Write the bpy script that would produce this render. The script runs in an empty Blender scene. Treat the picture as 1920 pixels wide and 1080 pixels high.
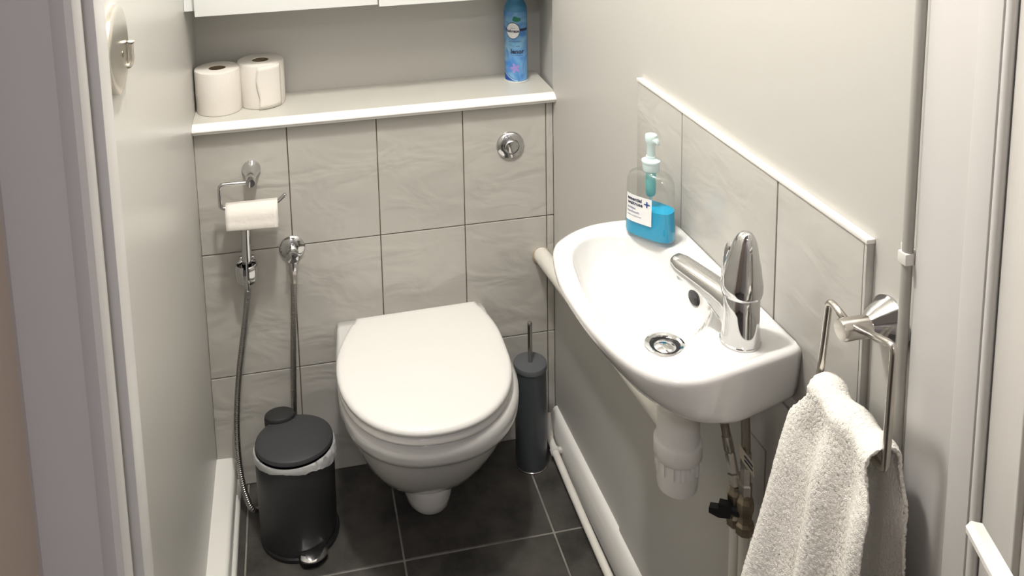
import bpy, bmesh, math, random
from math import sin, cos, pi, radians
from mathutils import Vector, Matrix, noise
random.seed(7)
S = bpy.context.scene
COL = S.collection

# ------------------------------------------------------------------ helpers
ORIG = {}                                   # root position of every thing, by object name

def thing(name, label, cat, loc, group=None):
    o = bpy.data.objects.new(name, None)
    o.empty_display_size = 0.02
    COL.objects.link(o)
    o.location = loc
    o['label'] = label; o['category'] = cat
    if group: o['group'] = group
    ORIG[o.name] = Vector(loc)
    return o

def mesh_from(bm, name, mats, org, smooth, angle):
    for v in bm.verts: v.co -= org
    bmesh.ops.recalc_face_normals(bm, faces=bm.faces[:])
    me = bpy.data.meshes.new(name)
    bm.to_mesh(me); bm.free()
    for m in (mats if isinstance(mats, (list, tuple)) else [mats]): me.materials.append(m)
    if smooth:
        for p in me.polygons: p.use_smooth = True
        if angle is not None:
            me.set_sharp_from_angle(angle=radians(angle))
    return me

def part(name, bm, mats, parent, smooth=True, angle=35, label=None, sub=0):
    """a part (or sub-part); bm is in world coordinates"""
    org = ORIG[parent.name]
    me = mesh_from(bm, name, mats, org, smooth, angle)
    o = bpy.data.objects.new(name, me)
    COL.objects.link(o); o.parent = parent
    ORIG[o.name] = org
    if label: o['label'] = label
    if sub:
        md = o.modifiers.new('smooth', 'SUBSURF'); md.levels = sub; md.render_levels = sub
    return o

def single(name, bm, mats, label=None, cat=None, group=None, kind=None, loc=(0, 0, 0), smooth=True, angle=35):
    me = mesh_from(bm, name, mats, Vector(loc), smooth, angle)
    o = bpy.data.objects.new(name, me); o.location = loc
    COL.objects.link(o)
    ORIG[o.name] = Vector(loc)
    if label: o['label'] = label
    if cat: o['category'] = cat
    if group: o['group'] = group
    if kind: o['kind'] = kind
    return o

def solid(o, th):
    md = o.modifiers.new('thickness', 'SOLIDIFY'); md.thickness = th; md.offset = 0
    return o

def box(bm, x0, x1, y0, y1, z0, z1, mi=0, bev=0.0, seg=2):
    vs = [bm.verts.new(p) for p in ((x0,y0,z0),(x1,y0,z0),(x1,y1,z0),(x0,y1,z0),(x0,y0,z1),(x1,y0,z1),(x1,y1,z1),(x0,y1,z1))]
    fs = [bm.faces.new([vs[i] for i in q]) for q in ((0,3,2,1),(4,5,6,7),(0,1,5,4),(1,2,6,5),(2,3,7,6),(3,0,4,7))]
    for f in fs: f.material_index = mi
    if bev > 0:
        es = list({e for f in fs for e in f.edges})
        r = bmesh.ops.bevel(bm, geom=es, offset=bev, segments=seg, profile=0.6, affect='EDGES')
        for f in r['faces']: f.material_index = mi
    return vs

def prism(bm, pts, vec, mi=0):
    """closed polygon pts (3d) pushed along vec"""
    vec = Vector(vec)
    a = [bm.verts.new(p) for p in pts]; b = [bm.verts.new(Vector(p) + vec) for p in pts]
    n = len(pts)
    fs = [bm.faces.new(a[::-1]), bm.faces.new(b)]
    for i in range(n): fs.append(bm.faces.new((a[i], a[(i+1) % n], b[(i+1) % n], b[i])))
    for f in fs: f.material_index = mi
    return fs

def frame_of(d):
    d = Vector(d).normalized()
    u = d.orthogonal().normalized()
    return d, u, d.cross(u).normalized()

def rings(bm, rs, close0=True, close1=True, mi=0):
    L = [[bm.verts.new(p) for p in r] for r in rs]
    for a, b in zip(L, L[1:]):
        n = len(a)
        for i in range(n):
            f = bm.faces.new((a[i], a[(i+1) % n], b[(i+1) % n], b[i])); f.material_index = mi
    if close0: bm.faces.new(L[0][::-1]).material_index = mi
    if close1: bm.faces.new(L[-1]).material_index = mi
    return L

def lathe(bm, base, axis, prof, n=40, close0=True, close1=True, mi=0, sx=1.0, sy=1.0, u=None):
    """prof = [(radius, height)] about axis"""
    base = Vector(base)
    d, uu, vv = frame_of(axis)
    if u is not None:
        uu = (Vector(u) - d * Vector(u).dot(d)).normalized(); vv = d.cross(uu)
    rs = [[base + d * h + uu * (cos(2*pi*i/n) * r * sx) + vv * (sin(2*pi*i/n) * r * sy) for i in range(n)] for r, h in prof]
    return rings(bm, rs, close0, close1, mi)

def smooth_path(pts, n=12, closed=False):
    """Catmull-Rom through pts"""
    P = [Vector(p) for p in pts]; out = []; m = len(P)
    for i in range(m if closed else m - 1):
        if closed: p0, p1, p2, p3 = P[i-1], P[i], P[(i+1) % m], P[(i+2) % m]
        else: p0, p1, p2, p3 = P[max(i-1, 0)], P[i], P[i+1], P[min(i+2, m-1)]
        for k in range(n):
            t = k / n
            out.append(0.5 * ((2*p1) + (p2-p0)*t + (2*p0-5*p1+4*p2-p3)*t*t + (3*p1-p0-3*p2+p3)*t**3))
    if not closed: out.append(P[-1])
    return out

def tube(bm, pts, r, n=14, mi=0, caps=True):
    """r number or list"""
    pts = [Vector(p) for p in pts]
    T = []
    for i in range(len(pts)):
        T.append((pts[min(i+1, len(pts)-1)] - pts[max(i-1, 0)]).normalized())
    u = T[0].orthogonal().normalized(); rs = []
    for i, p in enumerate(pts):
        u = (u - T[i] * u.dot(T[i])).normalized(); v = T[i].cross(u)
        rr = r[i] if isinstance(r, (list, tuple)) else r
        rs.append([p + (u * cos(2*pi*k/n) + v * sin(2*pi*k/n)) * rr for k in range(n)])
    return rings(bm, rs, caps, caps, mi)

def fillet(pts, r, n=6):
    P = [Vector(p) for p in pts]; out = [P[0]]
    for a, b, c in zip(P, P[1:], P[2:]):
        d0 = (a-b).normalized(); d1 = (c-b).normalized()
        s = b + d0*r; e = b + d1*r
        for k in range(n+1):
            t = k/n
            out.append(s*(1-t)**2 + b*2*t*(1-t) + e*t*t)
    out.append(P[-1]); return out

def lerp(a, b, t): return a + (b-a)*t
def sstep(a, b, x):
    t = max(0, min(1, (x-a)/(b-a))); return t*t*(3-2*t)

# ------------------------------------------------------------------ materials
def mat(name, col, rough=0.5, metal=0.0, bump=None, spec=0.5, coat=0.0, mott=None, trans=0.0, ior=1.45, sss=0.0, stretch=None, rmott=None):
    """bump=(scale, strength, distance[, detail]); mott=(scale, amount) colour mottling"""
    m = bpy.data.materials.new(name); m.use_nodes = True
    nt = m.node_tree; N = nt.nodes; L = nt.links
    b = N['Principled BSDF']
    b.inputs['Base Color'].default_value = (*col, 1)
    b.inputs['Roughness'].default_value = rough
    b.inputs['Metallic'].default_value = metal
    b.inputs['Specular IOR Level'].default_value = spec
    b.inputs['IOR'].default_value = ior
    if coat: b.inputs['Coat Weight'].default_value = coat; b.inputs['Coat Roughness'].default_value = 0.05
    if trans: b.inputs['Transmission Weight'].default_value = trans
    if sss:
        b.inputs['Subsurface Weight'].default_value = sss
        b.inputs['Subsurface Radius'].default_value = (0.01, 0.008, 0.006); b.inputs['Subsurface Scale'].default_value = 0.4
    tc = N.new('ShaderNodeTexCoord'); src = tc.outputs['Object']
    if stretch:
        mp = N.new('ShaderNodeMapping'); mp.inputs['Scale'].default_value = stretch
        L.new(src, mp.inputs['Vector']); src = mp.outputs['Vector']
    if mott:
        n = N.new('ShaderNodeTexNoise'); n.inputs['Scale'].default_value = mott[0]; n.inputs['Detail'].default_value = 5
        L.new(src, n.inputs['Vector'])
        r = N.new('ShaderNodeMapRange'); r.inputs['From Min'].default_value = 0.3; r.inputs['From Max'].default_value = 0.7
        r.inputs['To Min'].default_value = 1 - mott[1]; r.inputs['To Max'].default_value = 1 + mott[1]
        L.new(n.outputs['Fac'], r.inputs['Value'])
        mx = N.new('ShaderNodeMix'); mx.data_type = 'RGBA'; mx.blend_type = 'MULTIPLY'; mx.inputs['Factor'].default_value = 1
        mx.inputs['A'].default_value = (*col, 1)
        L.new(r.outputs['Result'], mx.inputs['B']); L.new(mx.outputs['Result'], b.inputs['Base Color'])
    if bump:
        n = N.new('ShaderNodeTexNoise'); n.inputs['Scale'].default_value = bump[0]; n.inputs['Detail'].default_value = bump[3] if len(bump) > 3 else 3
        L.new(src, n.inputs['Vector'])
        bp = N.new('ShaderNodeBump'); bp.inputs['Strength'].default_value = bump[1]; bp.inputs['Distance'].default_value = bump[2]
        L.new(n.outputs['Fac'], bp.inputs['Height']); L.new(bp.outputs['Normal'], b.inputs['Normal'])
    if rmott:
        n = N.new('ShaderNodeTexNoise'); n.inputs['Scale'].default_value = rmott[0]; n.inputs['Detail'].default_value = 4
        L.new(src, n.inputs['Vector'])
        r = N.new('ShaderNodeMapRange'); r.inputs['From Min'].default_value = 0.3; r.inputs['From Max'].default_value = 0.7
        r.inputs['To Min'].default_value = rmott[1]; r.inputs['To Max'].default_value = rmott[2]
        L.new(n.outputs['Fac'], r.inputs['Value']); L.new(r.outputs['Result'], b.inputs['Roughness'])
    return m

WALL = mat('wall paint', (0.57, 0.556, 0.522), 0.42, bump=(60, 0.06, 0.004, 6), spec=0.4)
WALLG = mat('wall gloss paint', (0.625, 0.61, 0.575), 0.30, bump=(9, 0.10, 0.01, 4), spec=0.5)
GLOSSW = mat('white gloss wood paint', (0.88, 0.865, 0.825), 0.25, bump=(18, 0.08, 0.004), stretch=(1, 1, 0.1))
DOORP = mat('white grained door paint', (0.61, 0.59, 0.56), 0.34, bump=(90, 0.45, 0.0012, 6), stretch=(3.0, 3.0, 0.045))
FRAMEP = mat('frame paint', (0.63, 0.615, 0.60), 0.36, bump=(14, 0.1, 0.003), stretch=(1, 1, 0.15))
WALLI = mat('bounce white emulsion', (0.78, 0.77, 0.74), 0.6)  # paler than the seen walls, to bounce fill from unseen faces
HALLW = mat('hall beige paint', (0.56, 0.47, 0.37), 0.6, bump=(70, 0.08, 0.003))
CEIL = mat('ceiling paint', (0.85, 0.84, 0.81), 0.8)
LAMIN = mat('shaded laminate', (0.60, 0.585, 0.53), 0.22, mott=(5, 0.03))  # grey holds the shade under the cabinet in the board colour
CABW = mat('cabinet white', (0.80, 0.81, 0.79), 0.22)
GROUT = mat('wall grout', (0.20, 0.155, 0.115), 0.85, mott=(25, 0.35))
FGROUT = mat('floor grout', (0.25, 0.235, 0.21), 0.9, mott=(30, 0.2))
CERAM = mat('white ceramic', (0.715, 0.705, 0.685), 0.07, coat=0.3)
SEATP = mat('white seat plastic', (0.83, 0.815, 0.785), 0.16)
CHROME = mat('chrome', (0.64, 0.64, 0.645), 0.07, 1.0)
STEEL = mat('brushed nickel', (0.56, 0.53, 0.49), 0.24, 1.0)
HOOKM = mat('satin nickel', (0.76, 0.72, 0.65), 0.26, 1.0)
BRAID = mat('braided steel', (0.42, 0.38, 0.33), 0.38, 1.0, bump=(900, 0.8, 0.001))
BRASS = mat('old brass', (0.33, 0.28, 0.21), 0.35, 1.0, mott=(40, 0.3))
BLKP = mat('black plastic', (0.012, 0.012, 0.013), 0.35)  # also blacks in the shade of the basin holes
BIN = mat('matt charcoal metal', (0.028, 0.029, 0.030), 0.42)
BINL = mat('charcoal lid', (0.055, 0.057, 0.060), 0.45)
BRUSHG = mat('grey coated metal', (0.062, 0.069, 0.076), 0.33)
BRUSHL = mat('grey lid', (0.115, 0.122, 0.130), 0.42)
PAPER = mat('tissue paper', (0.80, 0.76, 0.70), 0.9, bump=(220, 0.35, 0.0012, 4), spec=0.1)
CORE = mat('cardboard core', (0.22, 0.16, 0.10), 0.9)
TRAPW = mat('white pvc', (0.74, 0.725, 0.68), 0.30)
PIPEW = mat('white painted pipe', (0.80, 0.775, 0.71), 0.35, mott=(18, 0.06))
TOWEL = mat('terry cotton', (0.88, 0.85, 0.79), 1.0, spec=0.05, bump=(800, .7, 0.0015, 2))
TEDGE = mat('tile edge trim', (0.88, 0.865, 0.83), 0.3)

def tile_mat(name, col, amt, scale):
    m = mat(name, col, 0.22, mott=(7, 0.035))
    nt = m.node_tree; N = nt.nodes; L = nt.links; b = N['Principled BSDF']
    tc = N.new('ShaderNodeTexCoord')
    n1 = N.new('ShaderNodeTexNoise'); n1.inputs['Scale'].default_value = scale; n1.inputs['Detail'].default_value = 2.5; n1.inputs['Distortion'].default_value = .6
    mp = N.new('ShaderNodeMapping'); mp.inputs['Scale'].default_value = (1, 1, 1.7); mp.inputs['Rotation'].default_value = (0.3, 0.4, 0.2)
    L.new(tc.outputs['Object'], mp.inputs['Vector']); L.new(mp.outputs['Vector'], n1.inputs['Vector'])
    bp = N.new('ShaderNodeBump'); bp.inputs['Strength'].default_value = amt; bp.inputs['Distance'].default_value = 0.02
    L.new(n1.outputs['Fac'], bp.inputs['Height']); L.new(bp.outputs['Normal'], b.inputs['Normal'])
    return m
TILE = tile_mat('riven grey wall tile', (0.52, 0.50, 0.455), 0.36, 8)
TILE2 = tile_mat('pale glazed wall tile', (0.51, 0.495, 0.46), 0.15, 12)

def floor_mat():
    m = mat('dark slate floor tile', (0.022, 0.021, 0.019), 0.42, rmott=(9, 0.32, 0.55), bump=(14, 0.25, 0.006, 6))
    nt = m.node_tree; N = nt.nodes; L = nt.links; b = N['Principled BSDF']
    tc = N.new('ShaderNodeTexCoord')
    n = N.new('ShaderNodeTexNoise'); n.inputs['Scale'].default_value = 8; n.inputs['Detail'].default_value = 7; n.inputs['Roughness'].default_value = 0.65
    L.new(tc.outputs['Object'], n.inputs['Vector'])
    r = N.new('ShaderNodeValToRGB')
    r.color_ramp.elements[0].position = 0.35; r.color_ramp.elements[0].color = (0.036, 0.0345, 0.032, 1)
    r.color_ramp.elements[1].position = 0.72; r.color_ramp.elements[1].color = (0.115, 0.105, 0.093, 1)
    L.new(n.outputs['Fac'], r.inputs['Fac']); L.new(r.outputs['Color'], b.inputs['Base Color'])
    return m
FLOORM = floor_mat()

def thin_plastic(name, col, alpha, rough=0.1):
    m = bpy.data.materials.new(name); m.use_nodes = True
    nt = m.node_tree; N = nt.nodes; L = nt.links
    b = N['Principled BSDF']; b.inputs['Base Color'].default_value = (*col, 1); b.inputs['Roughness'].default_value = rough
    t = N.new('ShaderNodeBsdfTransparent'); mx = N.new('ShaderNodeMixShader'); mx.inputs['Fac'].default_value = alpha
    L.new(t.outputs[0], mx.inputs[1]); L.new(b.outputs[0], mx.inputs[2]); L.new(mx.outputs[0], N['Material Output'].inputs['Surface'])
    return m
LINER = thin_plastic('translucent bin liner', (0.78, 0.78, 0.77), 0.62, 0.25)
CLEARP = bpy.data.materials.new('clear bottle plastic'); CLEARP.use_nodes = True
_n = CLEARP.node_tree.nodes; _l = CLEARP.node_tree.links; _n.remove(_n['Principled BSDF'])
_t = _n.new('ShaderNodeBsdfTransparent'); _t.inputs['Color'].default_value = (.915, .93, .925, 1)
_g = _n.new('ShaderNodeBsdfGlossy'); _g.inputs['Roughness'].default_value = .06; _g.inputs['Color'].default_value = (.8, .8, .8, 1)
_f = _n.new('ShaderNodeFresnel'); _f.inputs['IOR'].default_value = 1.75
_m = _n.new('ShaderNodeMixShader'); _b = _n.new('ShaderNodeNewGeometry'); _s = _n.new('ShaderNodeMath'); _s.operation = 'SUBTRACT'; _s.inputs[0].default_value = 1; _p = _n.new('ShaderNodeMath'); _p.operation = 'MULTIPLY'
_l.new(_b.outputs['Backfacing'], _s.inputs[1]); _l.new(_s.outputs[0], _p.inputs[0]); _l.new(_f.outputs[0], _p.inputs[1]); _l.new(_p.outputs[0], _m.inputs['Fac']); _l.new(_t.outputs[0], _m.inputs[1]); _l.new(_g.outputs[0], _m.inputs[2])
_l.new(_m.outputs[0], _n['Material Output'].inputs['Surface'])
PUMPW = mat('milky pump plastic', (0.62, 0.75, 0.74), 0.25)
TEAL = mat('teal pump insert', (0.16, 0.52, 0.52), 0.3)
STICK = mat('white sticker', (0.80, 0.80, 0.79), 0.4)
NAVY = mat('navy ink', (0.02, 0.06, 0.22), 0.5)
INK = mat('dark ink', (0.03, 0.04, 0.08), 0.5)
GREENI = mat('green print', (0.02, 0.20, 0.12), 0.5)
PINKI = mat('pink print', (0.30, 0.25, 0.58), 0.45)
PALEI = mat('pale blue print', (0.40, 0.62, 0.80), 0.4)
DEEPI = mat('deep blue print', (0.02, 0.07, 0.36), 0.4)
BADGE = mat('white badge print', (0.78, 0.80, 0.80), 0.4)

def liquid_mat():
    m = bpy.data.materials.new('blue soap'); m.use_nodes = True
    b = m.node_tree.nodes['Principled BSDF']
    b.inputs['Base Color'].default_value = (0.0, 0.36, 0.63, 1); b.inputs['Roughness'].default_value = 0.08
    b.inputs['Transmission Weight'].default_value = 0.05; b.inputs['Specular IOR Level'].default_value = .25; b.inputs['IOR'].default_value = 1.2
    return m
LIQ = liquid_mat()

def can_mat():
    m = mat('blue can print', (0.08, 0.32, 0.62), 0.25)
    nt = m.node_tree; N = nt.nodes; L = nt.links; b = N['Principled BSDF']
    tc = N.new('ShaderNodeTexCoord')
    n = N.new('ShaderNodeTexNoise'); n.inputs['Scale'].default_value = 22; n.inputs['Detail'].default_value = 3; n.inputs['Distortion'].default_value = 0.8
    L.new(tc.outputs['Object'], n.inputs['Vector'])
    r = N.new('ShaderNodeValToRGB')
    r.color_ramp.elements[0].position = 0.35; r.color_ramp.elements[0].color = (0.06, 0.21, 0.55, 1)
    r.color_ramp.elements[1].position = 0.68; r.color_ramp.elements[1].color = (0.26, 0.50, 0.66, 1)
    L.new(n.outputs['Fac'], r.inputs['Fac']); L.new(r.outputs['Color'], b.inputs['Base Color'])
    return m
CANM = can_mat()
CANT = mat('blue can shoulder', (0.06, 0.24, 0.42), 0.3)

# ------------------------------------------------------------------ numbers of the room
ZT = 2.42                                   # ceiling
def XR(y): return 0.818 + 0.0287 * (-y)     # right wall, slightly splayed
YI = -1.16                                  # inner face of the door wall
YH = -1.272                                 # hall face of the door wall
XL = 0.0725; XD = 0.842                     # door lining faces

# ------------------------------------------------------------------ setting
# floor: dark tiles on a grout bed, one mesh
bm = bmesh.new()
gx = [0.068 + 0.327*k for k in range(-5, 6)]
gy = [0.043 - 0.330*k for k in range(0, 11)]
box(bm, -1.2, 1.75, -3.3, 0.05, -0.05, -0.0015, 1)
for i in range(len(gx)-1):
    for j in range(len(gy)-1):
        a, b_, c, d = gx[i]+.002, gx[i+1]-.002, gy[j+1]+.002, gy[j]-.002
        a = max(a, -1.2); b_ = min(b_, 1.75)
        box(bm, a, b_, c, d, -0.04, 0, 0, 0.0012, 1)
single('floor', bm, [FLOORM, FGROUT], kind='structure', smooth=False)

bm = bmesh.new(); box(bm, -1.2, 1.75, -3.3, 0.4, ZT, ZT+.05)
single('ceiling', bm, CEIL, kind='structure', smooth=False)

bm = bmesh.new(); box(bm, -.1, 0, YI, 0.3, 0, ZT)
single('wall_left', bm, WALLG, kind='structure', smooth=False)

bm = bmesh.new()
prism(bm, [(XR(0), 0, 0), (XR(YI), YI, 0), (XR(YI)+.12, YI, 0), (XR(0)+.12, 0, 0)], (0, 0, ZT))
prism(bm, [(.824, 0.0005, .86), (.95, 0.0005, .86), (.95, .3, .86), (.846, .3, .86)], (0, 0, ZT-.86))   # side of the niche
single('wall_right', bm, WALL, kind='structure', smooth=False)

# tiled boxing wall at the back (tiles + grout in one mesh) and the niche above
bm = bmesh.new()
box(bm, 0.0, XR(0), 0.004, 0.16, 0, 0.868, 1)
zs = [0.0, 0.2795, 0.581, 0.868]
xs = [0.0, 0.2, 0.4, 0.6, 0.8, XR(0)-.001]
for i in range(5):
    for j in range(3):
        g = .0011
        x0 = xs[i] + (g if i else 0.0005); x1 = xs[i+1] - g if i < 4 else xs[i+1]
        dx = 0.004 if (j == 0 and i == 1) else 0
        box(bm, x0, x1, 0.0, 0.012, zs[j] + (g*1.2 if j else 0.001), zs[j+1] - g*1.2, 0, 0.0012, 2)
single('wall_back', bm, [TILE, GROUT], kind='structure', smooth=False)
bm = bmesh.new(); box(bm, -.1, .95, .163, .25, 0.0, ZT)
single('wall_niche', bm, WALL, kind='structure', smooth=False)

# door wall, door lining, stops, architraves
bm = bmesh.new()
box(bm, -1.2, XL-.03, YH, YI, 0, ZT); box(bm, XD+.03, 1.75, YH, YI, 0, ZT); box(bm, XL-.03, XD+.03, YH, YI, 2.08, ZT)
bm.normal_update()
for f in bm.faces:
    if f.calc_center_median().y > YI - .001: f.material_index = 1
single('wall_front', bm, [HALLW, WALLI], kind='structure', smooth=False)
bm = bmesh.new()
box(bm, XL-.03, XL, YH, YI, 0, 2.05, 0, .0015); box(bm, XD, XD+.03, YH, YI, 0, 2.05, 0, .0015); box(bm, XL-.03, XD+.03, YH, YI, 2.05, 2.08)
box(bm, XL-.001, XL+.0136, -1.2635, -1.236, 0, 2.05, 0, .002); box(bm, XD-.0136, XD+.001, -1.2635, -1.236, 0, 2.05, 0, .002)
box(bm, XL, XD, -1.2635, -1.236, 2.036, 2.051)
single('trim_1', bm, FRAMEP, kind='structure')
def architrave(x_in, x_out, sgn):
    """moulded board on the hall face, rounded inner edge"""
    w = abs(x_in - x_out); pts = []
    prof = [(0, 0), (0, .010), (.0025, .0155), (.007, .018), (.013, .0175), (.017, .0155), (w-.012, .0155), (w-.004, .013), (w, .008), (w, 0)]
    return [(x_in + sgn*a, YH - h, 0) for a, h in prof]
bm = bmesh.new(); prism(bm, architrave(.0795, .0165, -1), (0, 0, 2.1))
single('trim_2', bm, FRAMEP, kind='structure', angle=25)
bm = bmesh.new()
box(bm, XD+.036, XD+.08, YH-.016, YH, 0, 2.1, 0, .003)
single('trim_3', bm, FRAMEP, kind='structure', angle=25)

# hall (behind the viewer): plain walls, two whitened to bounce fill light
bm = bmesh.new(); box(bm, -1.25, -1.2, -3.3, YH, 0, ZT); single('wall_hall_left', bm, HALLW, kind='structure', smooth=False)
bm = bmesh.new(); box(bm, 1.75, 1.8, -3.3, YH, 0, ZT); single('wall_hall_right', bm, WALLI, kind='structure', smooth=False)
bm = bmesh.new(); box(bm, -1.25, 1.8, -3.35, -3.3, 0, ZT); single('wall_hall_back', bm, WALLI, kind='structure', smooth=False)

# skirtings
bm = bmesh.new()
prism(bm, [(0, 0, 0), (.052, 0, 0), (.052, 0, .010), (.049, 0, .016), (.043, 0, .018), (.043, 0, .066), (.040, 0, .072), (.034, 0, .075), (0, 0, .077)], (0, YI, 0))
single('baseboard_left', bm, GLOSSW, kind='structure', angle=50)
bm = bmesh.new()
pf = [(0, 0), (.019, 0), (.019, .052), (.0165, .066), (.012, .076), (.006, .083), (0, .084)]
A = [bm.verts.new((XR(-.012)-a, -.012, z)) for a, z in pf]; B = [bm.verts.new((XR(YI)-a, YI, z)) for a, z in pf]
for i in range(len(pf)):
    j = (i+1) % len(pf); bm.faces.new((A[i], A[j], B[j], B[i]))
bm.faces.new(A[::-1]); bm.faces.new(B)
single('baseboard_right', bm, GLOSSW, kind='structure', angle=50)

# access panel on the right wall under the basin
bm = bmesh.new()
def wallbox(bm, y0, y1, z0, z1, t, bev=0.0, mi=0, off=0.0):
    """board lying on the right wall"""
    p = []
    for z in (z0, z1):
        for y in (y0, y1):
            p.append((XR(y)-off, y, z)); p.append((XR(y)-off-t, y, z))
    v = [bm.verts.new(q) for q in p]
    fs = [bm.faces.new([v[i] for i in q]) for q in ((0,1,3,2),(4,6,7,5),(0,4,5,1),(2,3,7,6),(1,5,7,3),(0,2,6,4))]
    for f in fs: f.material_index = mi
    if bev:
        r = bmesh.ops.bevel(bm, geom=list({e for f in fs for e in f.edges}), offset=bev, segments=2, profile=.6, affect='EDGES')
        for f in r['faces']: f.material_index = mi
wallbox(bm, -.40, -.8985, .085, .660, .004)
wallbox(bm, -.9020, -1.14, .085, .760, .004); wallbox(bm, -.40, -.9020, .6635, .760, .004)
single('trim_4', bm, WALL, kind='structure', smooth=False)

# ------------------------------------------------------------------ shelf over the boxing
t = thing('shelf', 'long shelf greyed for cabinet shade, with glossy white front edge above the tiled boxing', 'shelf', (.41, 0.07, .868))
bm = bmesh.new(); box(bm, 0.0005, .8225, -.004, .1625, .8685, .889)
part('board', bm, LAMIN, t, smooth=False, label='glossy shelf board greyed for cabinet shade')
bm = bmesh.new()
prof = [(-.004, .8685), (-.0165, .8685), (-.0185, .8705), (-.0185, .8738), (-.0215, .8745), (-.0238, .8765), (-.0242, .8785), (-.0225, .8812), (-.0185, .8848), (-.0140, .8880), (-.0100, .8898), (-.004, .8902)]
prism(bm, [(0.0005, y, z) for y, z in prof], (.8225, 0, 0))
part('nosing', bm, GLOSSW, t, angle=60, label='white moulded front edge')

# ------------------------------------------------------------------ wall cabinet in the niche
t = thing('wall_cabinet', 'white wall cabinet with two doors fitted in the niche above the shelf', 'cabinet', (.41, .08, 1.135))
bm = bmesh.new(); box(bm, 0.0005, .8275, 0.0, .1625, 1.140, 1.95, 0, .001)
part('carcass', bm, CABW, t, smooth=False)
for x0, x1, zz in ((.0235, .4125, 1.131), (.4150, .8045, 1.126)):
    bm = bmesh.new(); box(bm, x0, x1, -.019, -.001, zz, 1.94, 0, .0015)
    part('door', bm, CABW, t, angle=30)

# ------------------------------------------------------------------ toilet
def egg(w, yf, yw, wb, z, yb=-.001, n=56, xc=.4565, e=2.25, dx=0.0):
    """outline: straight back at yb with half width wb, widest w at yw, round front at yf"""
    pts = []
    h = n // 2
    for i in range(h + 1):                      # front half from +w to -w
        a = pi * i / h
        c, s_ = cos(a), sin(a)
        pts.append((xc + dx + w * (abs(c) ** (2/e)) * (1 if c >= 0 else -1), yw + (yf - yw) * (abs(s_) ** (2/e)), z))
    m = 10
    for i in range(1, m + 1):                   # left side to back
        k = i / m; q = sstep(0, 1, k)
        pts.append((xc + dx - lerp(w, wb, q*k), lerp(yw, yb, k), z))
    for i in range(0, m):                       # right side forward
        k = 1 - i / m; q = sstep(0, 1, k)
        pts.append((xc + dx + lerp(w, wb, q*k), lerp(yw, yb, k), z))
    return [Vector(p) for p in pts]

def egg_in(ring, s, z, c=(.4565, -.24)):
    return [Vector((c[0] + (p.x-c[0])*s, c[1] + (p.y-c[1])*s, z)) for p in ring]

t = thing('toilet', 'white wall-hung toilet with closed lid on the tiled back wall', 'toilet', (.4565, -.001, .02))
bm = bmesh.new()
rs = []
#      w     yf     yw    wb    z     e
for w, yf, yw, wb, z, e in (
    (.075, -.215, -.12, .062, .105, 2.1), (.100, -.262, -.15, .075, .122, 2.1), (.122, -.298, -.17, .085, .155, 2.15), (.141, -.335, -.19, .10, .200, 2.2),
    (.155, -.368, -.21, .125, .245, 2.2), (.1635, -.394, -.22, .150, .285, 2.25), (.167, -.404, -.225, .166, .305, 2.25), (.1695, -.411, -.226, .172, .314, 2.25),
    (.181, -.427, -.23, .1745, .322, 2.25), (.1865, -.436, -.23, .1755, .338, 2.25), (.188, -.438, -.23, .1755, .357, 2.25), (.187, -.436, -.23, .1755, .369, 2.25),
    (.180, -.431, -.23, .173, .3765, 2.25), (.174, -.423, -.23, .168, .379, 2.25)):
    rs.append(egg(w, yf, yw, wb, z, e=e, dx=.008))
rings(bm, rs)
part('bowl', bm, CERAM, t, angle=None)
bm = bmesh.new()                                 # rounded stub under the bowl
rs = []
for w, yf, yw, z in ((.020, -.215, -.18, .048), (.040, -.236, -.17, .051), (.052, -.250, -.165, .062), (.056, -.256, -.16, .080), (.0585, -.259, -.16, .10), (.060, -.262, -.16, .135)):
    rs.append(egg(w, yf, yw, w*.9, z, e=2.1, dx=.008))
rings(bm, rs)
part('outlet_boss', bm, CERAM, t, angle=None)
def plate(name, w, yf, yw, wb, yb, z0, z1, r, m, dome=0.0, hole=False):
    bm = bmesh.new()
    base = egg(w, yf, yw, wb, z0, yb=yb, e=2.2)
    for p in base:                                # eased back corners
        k = max(0, (abs(p.x - .4565) - (wb-.040)) / .040) if p.y > -.09 else 0
        if p.y > yb - .03: p.y -= .016*min(1, k)**2.2 * (1 if p.x < .4565 else .6)
        p.x += .015*sstep(-.24, -.02, p.y)
    def ins(d, z):
        s = 1 - d / .18
        return egg_in(base, s, z)
    R_ = [ins(r*.5, z0), ins(.0004, z0 + r*.5), ins(0, z0 + r), ins(0, z1 - r), ins(r*.3, z1 - r*.3), ins(r, z1 - .0002), ins(r*2.2, z1 + dome*.25)]
    for k in (.045, .07, .10, .13, .155, .172): R_.append(ins(k, z1 + dome * (1 - (1-k/.18)**2)))
    rings(bm, R_)
    return part(name, bm, m, t, angle=None)
plate('seat', .180, -.443, -.232, .138, -.036, .3795, .3965, .006, SEATP)
plate('lid', .1815, -.447, -.232, .140, -.034, .399, .4165, .008, SEATP, dome=.005)
for sx in (-1, 1):
    bm = bmesh.new(); lathe(bm, (.4565 + sx*.078, -.052, .3925), (sx, 0, 0), [(.0055, -.022), (.006, -.02), (.006, .02), (.0055, .022)], 20)
    lathe(bm, (.4565 + sx*.078, -.052, .378), (0, 0, 1), [(.012, 0), (.012, .004), (.008, .006), (.008, .012)], 20)
    part('hinge', bm, SEATP, t)

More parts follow.
